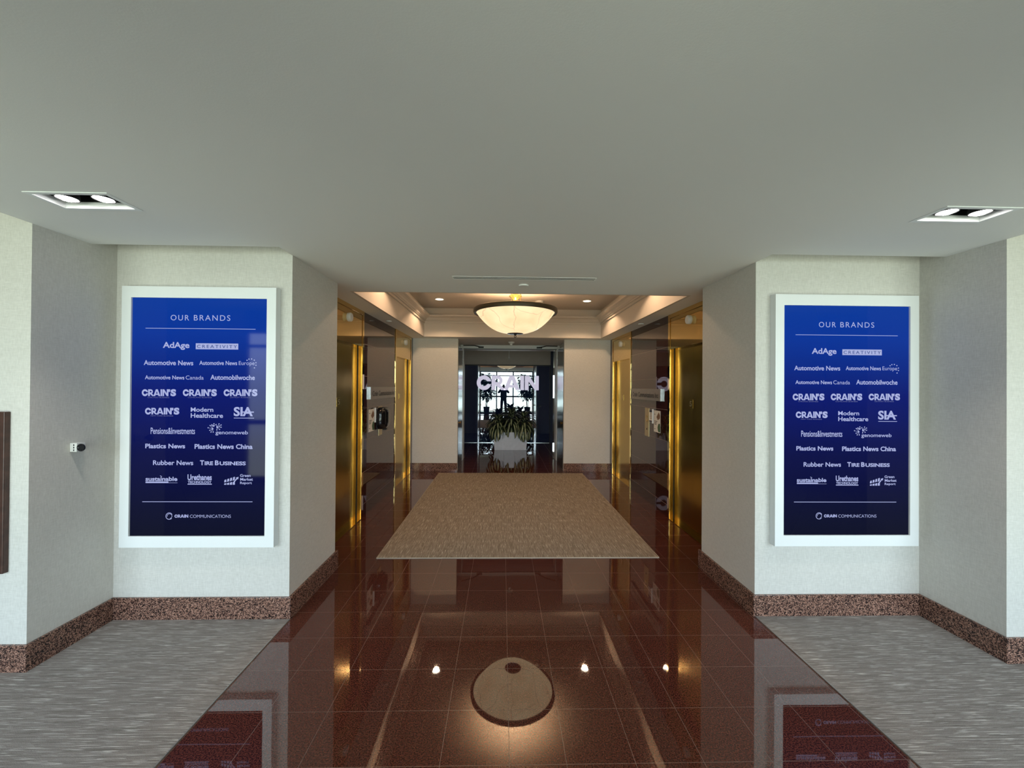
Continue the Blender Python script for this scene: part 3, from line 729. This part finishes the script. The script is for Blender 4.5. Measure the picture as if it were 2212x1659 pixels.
def poster(label, x, y, z, rz, m):
    t = thing('paper_notice', label, 'notice', (x, y, z), rz, 'paper notices by the elevators')
    box('sheet', M['paper'], (0, .003, -.115, .115, -.148, .148), t)
    def q(pts, name, mat):
        bm = bmesh.new(); prism(bm, [(a*m, b) for a, b in pts], .003, .0036, 'yz'); obj(name, bm, M[mat], t)
    q([(-.02, .06), (.06, .13), (.105, .09), (.105, .05), (.03, .02)], 'printed_picture', 'brownprint')
    q([(.04, -.13), (.02, -.08), (.05, -.03), (.10, -.02), (.112, -.06), (.112, -.135), (.07, -.14)], 'printed_picture', 'greenprint')
    for k, (y0, y1, z0) in enumerate(((-.095, .01, -.005), (-.095, -.01, -.025), (-.095, -.02, -.045), (-.095, -.06, .09), (-.095, -.06, -.11))):
        q([(y0, z0), (y1, z0), (y1, z0+.010), (y0, z0+.010)], 'printed_line', 'print')
poster('white notice with a brown and a green picture on the right granite panel', XER, 5.515, 1.19, PI, 1)
poster('white notice with a brown and a green picture on the left granite panel', XEL, 5.475, 1.19, 0, 1)
def small_notice(label, x, y, rz, e):
    t = thing('framed_notice', label, 'notice', (x, y, 1.25), rz, 'small notices by the elevators')
    box('sheet', M['paper'], (0, .004, -.075, .075, -.09, .09), t)
    box('header_band', M['navyprint'], (.004, .0045, -.073, .073, .05, .088), t); box('footer_band', M['navyprint'], (.004, .0045, -.073, .073, -.088, -.065), t)
    for k in range(4): box('printed_line', M['print'], (.004, .0045, -.055, .05-.02*(k % 2), .03-.022*k, .036-.022*k), t)
    y0, y1 = sorted((e*.075, e*.083)); box('holder_edge', M['white'], (0, .02, y0, y1, -.1, .1), t)
small_notice('small navy and white notice between the call plate and paper notice on the right panel', XER, 5.733, PI, 1)
small_notice('small navy and white notice beside the black dispenser on the left panel', XEL, 5.69, 0, -1)

# black rounded dispenser
t = thing('wall_dispenser', 'glossy black rounded wall dispenser on the left granite panel', 'dispenser', (XEL, 5.845, 1.193))
bm = bmesh.new(); nu, nv = 24, 40; rows = []
for i in range(nu+1):
    a = -PI/2 + PI*i/nu; row = []
    for k in range(nv+1):
        b = -PI/2 + PI*k/nv
        sg = lambda v, e: math.copysign(abs(v)**e, v)
        row.append(bm.verts.new((.015+.115*sg(math.cos(a), .5)*sg(math.cos(b), .75), .185*sg(math.cos(a), .5)*sg(math.sin(b), .75), .155*sg(math.sin(a), .5))))
    rows.append(row)
for i in range(nu):
    for k in range(nv):
        try: bm.faces.new((rows[i][k], rows[i][k+1], rows[i+1][k+1], rows[i+1][k]))
        except ValueError: pass
obj('cover', bm, M['black'], t, smooth=True)
box('back_plate', M['blackmatt'], (0, .018, -.17, .17, -.145, .145), t, .01)
box('nozzle', M['blackmatt'], (.05, .10, -.03, .03, -.168, -.148), t, .004)

# ------------------------------------------------------------------ passage doors
def leaf(label, x, s):
    t = thing('steel_door', label, 'door', (x, 9.12, 0), 0, 'open steel passage doors')
    x0, x1 = sorted((0, s*.045)); box('door_slab', M['chrome'], (x0, x1, -1.10, 0, .01, 2.47), t, .002)
    for z in (.25, 1.2, 2.2): box('hinge', M['alu'], (min(0, -s*.006), max(0, -s*.006), -.03, .0, z, z+.11), t)
    bm = bmesh.new(); lathe(bm, [(.032, 0), (.03, .006), (.012, .008), (.012, .03), (.026, .04), (.03, .052), (.022, .064)], 24, (0, -1.03, .93), 'x')
    if s > 0:
        for v in bm.verts: v.co.x = -v.co.x
    for v in bm.verts: v.co.x = v.co.x if s < 0 else v.co.x
    obj('door_knob', bm, M['brass'], t, smooth=True)
    return t
leaf('brushed steel door folded open along the left passage wall', -.885, -1)
leaf('brushed steel door with brass knob folded open along the right passage wall', 1.222, 1)
bm = bmesh.new(); bx(bm, -.945, -.875, 9.13, 9.45, 0, ZC); bx(bm, 1.21, 1.28, 9.13, 9.45, 0, ZC); bx(bm, -.875, 1.21, 9.13, 9.45, 2.475, ZC)
struct(obj('trim_passage_door_frame', bm, M['steelpaint'], bevel=.003))
sbox('trim_passage_door_stop', M['blackmatt'], (-.875, 1.21, 9.10, 9.13, 2.478, 2.492))
for s, x, lb in ((1, -.875, 'left'), (-1, 1.21, 'right')):
    t = thing('door_closer', 'black door closer arm under the %s end of the passage door header' % lb, 'door closer', (x, 9.13, 2.52), 0, 'door closers')
    box('closer_body', M['blackmatt'], (min(s*.33, s*.45), max(s*.33, s*.45), -.04, 0, -.012, .02), t)
    bm = bmesh.new(); tube(bm, [(s*.40, -.05, .0), (s*.25, -.16, .03), (s*.03, -.35, .01)], .010, 8); obj('closer_arm', bm, M['blackmatt'], t)

# ------------------------------------------------------------------ glass wall with letters
t = thing('glass_wall', 'dark reflective floor to ceiling glass wall at the end of the passage', 'glass wall', (0, GY, 0))
box('glass_pane', M['glasswall'], (GX0, GX1, 0, .012, .012, 2.283), t)
bm = bmesh.new(); bx(bm, GX0, GX1, -.006, .02, 0, .012); obj('floor_channel', bm, M['alucap'], t)
bm = bmesh.new(); bx(bm, GX0-.02, GX0, -.006, .03, 0, 2.285); bx(bm, GX1, GX1+.02, -.006, .03, 0, 2.285); bx(bm, GX0, GX1, -.004, .02, 2.255, 2.284); obj('frame', bm, M['blackmatt'], t)
dh = box('handle_bar', M['blackmatt'], (1.02, 1.15, -.055, -.04, 1.075, 1.095), t, .004)
box('handle_rose', M['blackmatt'], (1.06, 1.10, -.045, 0, 1.06, 1.11), dh, .004)
t = thing('company_lettering', 'large white capital letters across the dark glass wall', 'sign', (0, GY, 0))
zl0, zl1 = 1.545, 1.965
for polys in crain_glyphs():
    bm = bmesh.new()
    for pl in polys: prism(bm, [(-.756 + a*1.818, zl0 + b*(zl1-zl0)) for a, b in pl], -.012, -.003)
    obj('letter', bm, M['letters'], t)
t = thing('hanging_sprinkler', 'thin white sprinkler drop hanging before the dark glass wall', 'sprinkler', (.17, 11.0, 2.80))
bm = bmesh.new(); tube(bm, [(0, 0, 0), (0, 0, -.36)], .008); obj('drop_pipe', bm, M['whiteflat'], t)
bm = bmesh.new(); lathe(bm, [(.012, -.36), (.02, -.375), (.008, -.39), (.018, -.40)], 14); obj('sprinkler_head', bm, M['whiteflat'], t)

# ------------------------------------------------------------------ planter and foliage
PX, PY = .215, 10.80
t = thing('planter_box', 'pale grey rectangular planter on the passage floor before the dark glass wall', 'planter', (PX, PY, 0))
bm = bmesh.new()
def frustum(bm, hx0, hy0, z0, hx1, hy1, z1, flip=False):
    A = [bm.verts.new((sx*hx0, sy*hy0, z0)) for sx, sy in ((-1, -1), (1, -1), (1, 1), (-1, 1))]; Bq = [bm.verts.new((sx*hx1, sy*hy1, z1)) for sx, sy in ((-1, -1), (1, -1), (1, 1), (-1, 1))]
    for k in range(4): bm.faces.new((A[k], A[(k+1) % 4], Bq[(k+1) % 4], Bq[k]))
    return A, Bq
A, b1 = frustum(bm, .41, .20, 0, .455, .235, .46); bm.faces.new(A)
C, d1_ = frustum(bm, .42, .205, .42, .435, .215, .46)
for k in range(4): bm.faces.new((b1[k], b1[(k+1) % 4], d1_[(k+1) % 4], d1_[k]))
obj('planter_body', bm, M['planter'], t)
box('soil', M['soil'], (-.42, .42, -.205, .205, .40, .43), t)
def leaf_blade(bm, uv, base, az, el, L, Wd, droop, rnd, seg=7):
    """a lance leaf with a creased middle that arches over"""
    d = Vector((math.cos(az), math.sin(az), 0)); side = Vector((-math.sin(az), math.cos(az), 0)); pos = Vector(base); a = el; rows = []
    for k in range(seg+1):
        f = k/seg; w = Wd*math.sin(PI*min(1, (f*.93+.06)))**.75 * (1 if f < .6 else 1-(f-.6)*.55)
        nrm = Vector((-d.x*math.sin(a), -d.y*math.sin(a), math.cos(a)))
        rows.append([bm.verts.new(pos - side*w + nrm*w*.28), bm.verts.new(pos), bm.verts.new(pos + side*w + nrm*w*.28)])
        pos = pos + (d*math.cos(a) + Vector((0, 0, 1))*math.sin(a))*(L/seg); a -= droop/seg
    for k in range(seg):
        for c in (0, 1):
            f = bm.faces.new((rows[k][c], rows[k][c+1], rows[k+1][c+1], rows[k+1][c]))
            for lp, (uu, vv) in zip(f.loops, ((c*.5, k/seg), (c*.5+.5, k/seg), (c*.5+.5, (k+1)/seg), (c*.5, (k+1)/seg))): lp[uv].uv = (uu, vv)
def finish_leaves(name, bm, mat, parent):
    me = bpy.data.meshes.new(name); bm.to_mesh(me); bm.free(); me.materials.append(M[mat])
    for f in me.polygons: f.use_smooth = True
    o = bpy.data.objects.new(name, me); col.objects.link(o); o.parent = parent; return o
rnd = random.Random(5)
for (x, y, h, label) in ((-.33, -.10, .76, 'cream and dark green leafy plant at the left of the pale planter'), (.03, -.06, .90, 'cream and dark green leafy plant in the middle of the pale planter, the tallest'),
                         (.36, -.09, .78, 'cream and dark green leafy plant at the right of the pale planter')):
    t = thing('broadleaf_plant', label, 'plant', (PX+x, PY+y, .43), 0, 'plants in the pale planter')
    bm = bmesh.new(); tube(bm, [(0, 0, -.02), (.01, 0, .2), (0, .01, h-.43)], .018, 8, .012); obj('stem', bm, M['bark'], t)
    bm = bmesh.new(); uv = bm.loops.layers.uv.new('UVMap')
    for tier in range(8):
        z = (h-.43)*(1-.10*tier); n = 10 if tier else 6
        for k in range(n):
            az = 2*PI*k/n + tier*.5 + rnd.uniform(-.25, .25)
            el = 1.25 - tier*.22 + rnd.uniform(-.2, .2)
            leaf_blade(bm, uv, (0, 0, z), az, el, rnd.uniform(.32, .38) + min(.12, tier*.02), rnd.uniform(.040, .054), 1.15 + tier*.17 + rnd.uniform(0, .4), rnd)
    finish_leaves('foliage', bm, 'varleaf', t)

# ------------------------------------------------------------------ potted trees behind the photographer
def tree(label, x, y, seed):
    rnd = random.Random(seed); t = thing('potted_tree', label, 'potted plant', (x, y+.14, 0), 0, 'potted trees by the windows')
    bm = bmesh.new(); lathe(bm, [(.15, 0), (.19, .40), (.20, .42), (.175, .42), (.165, .36), (.001, .36)], 28); obj('pot', bm, M['pot'], t, smooth=True)
    bm = bmesh.new(); lathe(bm, [(.001, .372), (.166, .37)], 24); obj('soil', bm, M['soil'], t)
    bm = bmesh.new(); stems = []
    for k in range(3):
        a = k*2.1+rnd.random(); pts = [(0.03*math.cos(a), .03*math.sin(a), .36), (.08*math.cos(a), .08*math.sin(a), 1.0), (.17*math.cos(a), .15*math.sin(a), 1.7), (.22*math.cos(a), .18*math.sin(a), 2.3)]
        tube(bm, pts, .018, 7, .008); stems.append(pts)
    obj('trunk', bm, M['bark'], t)
    bm = bmesh.new(); uv = bm.loops.layers.uv.new('UVMap')
    for k in range(640):
        pts = stems[k % 3]; f = rnd.uniform(.38, 1.0); i = min(2, int(f*3)); g_ = f*3-i
        q = Vector(pts[i]).lerp(Vector(pts[i+1]), g_)
        az = rnd.uniform(0, 2*PI); rr = rnd.uniform(.02, .32)
        base = q + Vector((math.cos(az)*rr*1.15, math.sin(az)*rr*.7, rnd.uniform(-.35, .15)))
        leaf_blade(bm, uv, base, az + rnd.uniform(-.6, .6), rnd.uniform(-.3, .6), rnd.uniform(.22, .34), rnd.uniform(.045, .07), rnd.uniform(.6, 1.8), rnd, 5)
    finish_leaves('foliage', bm, 'leaf', t)
tree('dark potted tree beside the windows, mirrored at the left of the glass wall', -.95, -.75, 3)
tree('dark potted tree beside the windows, mirrored at the right of the glass wall', 1.50, -.72, 8)

# ------------------------------------------------------------------ wall sensor, plaque
t = thing('wall_sensor', 'small white wall sensor with a black ring lens on the left side wall', 'sensor', (XNL, 2.69, 1.25))
b_ = box('sensor_body', M['whiteflat'], (0, .042, -.06, -.005, -.028, .028), t, .003)
for z in (-.016, 0, .016): box('indicator_slot', M['blackmatt'], (.022, .028, -.0612, -.060, z-.005, z+.005), b_)
box('mounting_arm', M['blackmatt'], (.0, .060, -.052, -.040, -.010, .010), t)
def turn(bm):
    for v in bm.verts: v.co += Vector((.066, -.05, 0))
bm = bmesh.new(); lathe(bm, [(.0145, -.057), (.0185, -.061), (.0235, -.060), (.0245, -.056), (.0235, -.052), (.0145, -.052)], 24, (0, .05, 0), 'y'); turn(bm); lr = obj('lens_ring', bm, M['black'], t, smooth=True)
bm = bmesh.new(); lathe(bm, [(.001, -.0545), (.015, -.0545)], 20, (0, .05, 0), 'y'); turn(bm); obj('lens', bm, M['alu'], lr)
t = thing('wall_plaque', 'dark brown wooden plaque at the left edge of the front wall', 'plaque', (-3.325, YF, 1.03))
box('board', M['wood'], (-.50, .50, -.03, 0, -.46, .46), t, .004)
box('raised_panel', M['wood'], (-.42, .42, -.036, -.03, -.38, .38), t, .004)

# ------------------------------------------------------------------ the photographer, seen only mirrored in the dark glass wall
M['skin'] = pmat('skin', (.42, .26, .19), .5, vary=.06, vscale=20)
M['shirt'] = pmat('dark_navy_shirt', (.016, .020, .035), .85, vary=.2, vscale=30)
M['trouser'] = pmat('dark_trousers', (.014, .014, .018), .85, vary=.2, vscale=30)
M['hair'] = pmat('dark_brown_hair', (.03, .02, .014), .6, vary=.3, vscale=90)
def skin(name, mat, parent, pts, edges, root, sub=2):
    ks = list(pts); me = bpy.data.meshes.new(name)
    me.from_pydata([pts[k][:3] for k in ks], [(ks.index(a), ks.index(b)) for a, b in edges], [])
    o = bpy.data.objects.new(name, me); col.objects.link(o)
    md = o.modifiers.new('skin', 'SKIN'); md.use_smooth_shade = True
    for k, v in zip(ks, me.skin_vertices[0].data):
        rr = pts[k][3]; v.radius = rr if isinstance(rr, tuple) else (rr, rr); v.use_root = (k == root)
    sb = o.modifiers.new('sub', 'SUBSURF'); sb.levels = sub; sb.render_levels = sub
    me.materials.append(mat)
    dg = bpy.context.evaluated_depsgraph_get(); m2 = bpy.data.meshes.new_from_object(o.evaluated_get(dg)); m2.name = name
    o.modifiers.clear(); old = o.data; o.data = m2; bpy.data.meshes.remove(old)
    if not m2.materials: m2.materials.append(mat)
    for f in m2.polygons: f.use_smooth = True
    o.parent = parent; return o
pr_ = thing('person', 'person in dark clothes holding up a phone, mirrored in the dark glass wall', 'person', (.07, -.47, 0))
P_ = {'pelvis': (0, 0, .95, (.175, .12)), 'waist': (0, 0, 1.10, (.165, .115)), 'chest': (0, .01, 1.30, (.185, .125)), 'shoulders': (0, 0, 1.43, (.12, .085)), 'neck': (0, .01, 1.50, .055), 'jaw': (0, .045, 1.57, .062),
      'head': (0, .03, 1.65, (.078, .095)), 'crown': (0, .02, 1.72, .06)}
E_ = [('pelvis', 'waist'), ('waist', 'chest'), ('chest', 'shoulders'), ('shoulders', 'neck'), ('neck', 'jaw'), ('jaw', 'head'), ('head', 'crown')]
SL, PA = {}, {}
for s_, n_ in ((-1, 'l'), (1, 'r')):
    P_.update({'sh'+n_: (s_*.18, 0, 1.42, .062), 'el'+n_: (s_*.31, .14, 1.26, .042), 'wr'+n_: (s_*.11, .31, 1.57, .028), 'pm'+n_: (s_*.085, .345, 1.615, (.036, .018)),
               'hp'+n_: (s_*.09, 0, .88, .088), 'kn'+n_: (s_*.12, .01, .49, .055), 'an'+n_: (s_*.13, -.01, .09, .038), 'to'+n_: (s_*.15, .13, .035, .03)})
    E_ += [('shoulders', 'sh'+n_), ('sh'+n_, 'el'+n_), ('el'+n_, 'wr'+n_), ('wr'+n_, 'pm'+n_), ('pelvis', 'hp'+n_), ('hp'+n_, 'kn'+n_), ('kn'+n_, 'an'+n_), ('an'+n_, 'to'+n_)]
    for k_, (dx, dz, ln) in enumerate(((.0, .05, .07), (-.004, .028, .078), (-.006, .006, .074), (-.006, -.014, .058))):     # fingers curl round the phone's back
        a = (s_*.10, .352, 1.60+dz)
        P_.update({'f%d0' % k_+n_: (s_*(.088), .352, 1.598+dz*.7, .0095), 'f%d1' % k_+n_: (s_*.098, .395, 1.60+dz, .009), 'f%d2' % k_+n_: (s_*(.098-ln*.35), .412, 1.602+dz, .008), 'f%d3' % k_+n_: (s_*(.098-ln*.75), .414, 1.602+dz, .007)})
        E_ += [('pm'+n_, 'f%d0' % k_+n_), ('f%d0' % k_+n_, 'f%d1' % k_+n_), ('f%d1' % k_+n_, 'f%d2' % k_+n_), ('f%d2' % k_+n_, 'f%d3' % k_+n_)]
    P_.update({'t0'+n_: (s_*.075, .35, 1.59, .011), 't1'+n_: (s_*.06, .372, 1.607, .0095), 't2'+n_: (s_*.045, .382, 1.625, .008)})
    E_ += [('pm'+n_, 't0'+n_), ('t0'+n_, 't1'+n_), ('t1'+n_, 't2'+n_)]
skin('body', M['skin'], pr_, P_, E_, 'pelvis')
g_ = lambda k, r_: (*P_[k][:3], r_)
T_ = {'a': (0, 0, .84, (.225, .155)), 'b': (0, 0, 1.12, (.205, .14)), 'c': (0, .01, 1.30, (.215, .145)), 'd': (0, 0, 1.425, (.14, .10)), 'n': (0, .01, 1.475, .07)}
TE = [('a', 'b'), ('b', 'c'), ('c', 'd'), ('d', 'n')]
L_ = {'p': (0, 0, 1.08, (.19, .13)), 'q': (0, 0, .90, (.185, .125))}; LE = [('p', 'q')]
for n_ in 'lr':
    w = Vector(P_['el'+n_][:3]).lerp(Vector(P_['wr'+n_][:3]), .85)
    T_.update({'s'+n_: g_('sh'+n_, .090), 'e'+n_: g_('el'+n_, .068), 'w'+n_: (*w, .042)}); TE += [('d', 's'+n_), ('s'+n_, 'e'+n_), ('e'+n_, 'w'+n_)]
    L_.update({'h'+n_: g_('hp'+n_, .110), 'k'+n_: g_('kn'+n_, .084), 'f'+n_: (*P_['an'+n_][:2], .10, .070)}); LE += [('q', 'h'+n_), ('h'+n_, 'k'+n_), ('k'+n_, 'f'+n_)]
skin('shirt', M['shirt'], pr_, T_, TE, 'a'); skin('trousers', M['trouser'], pr_, L_, LE, 'q')
for n_, s_ in (('l', -1), ('r', 1)):
    skin('shoe', M['blackmatt'], pr_, {'h': (s_*.125, -.05, .048, .045), 'm': (s_*.135, .03, .052, .05), 't': (s_*.152, .14, .038, .036)}, [('h', 'm'), ('m', 't')], 'h')
skin('hair', M['hair'], pr_, {'b': (0, -.045, 1.63, .06), 'm': (0, -.02, 1.70, .085), 't': (0, .035, 1.745, .05)}, [('b', 'm'), ('m', 't')], 'b')
for x in (-.031, .031):
    bm = bmesh.new(); bmesh.ops.create_uvsphere(bm, u_segments=12, v_segments=8, radius=.012)
    for v in bm.verts: v.co += Vector((x, .118, 1.655))
    obj('eye', bm, M['blackmatt'], pr_, smooth=True)
    bm = bmesh.new(); bmesh.ops.create_uvsphere(bm, u_segments=12, v_segments=8, radius=.03)
    for v in bm.verts: v.co = Vector((v.co.x*.3 + x*2.6, v.co.y*.6 + .02, v.co.z + 1.645))
    obj('ear', bm, M['skin'], pr_, smooth=True)
skin('nose', M['skin'], pr_, {'a': (0, .12, 1.66, .009), 'b': (0, .14, 1.625, .013)}, [('a', 'b')], 'a')
bm = bmesh.new(); tube(bm, [(-.024, .108, 1.585), (0, .116, 1.583), (.024, .108, 1.585)], .006); obj('mouth', bm, M['brownprint'], pr_)
ph = thing('phone', 'black phone held up in both hands, mirrored in the dark glass wall', 'phone', (.05, -.050, 1.615))
box('phone_body', M['black'], (-.078, .078, -.008, 0, -.037, .045), ph, .003)
bm = bmesh.new()
for z in (-.016, .006): lathe(bm, [(.0105, -.001), (.0105, .003), (.008, .0035)], 16, (-.052, 0, z+.01), 'y')
obj('camera_bump', bm, M['blackmatt'], ph)
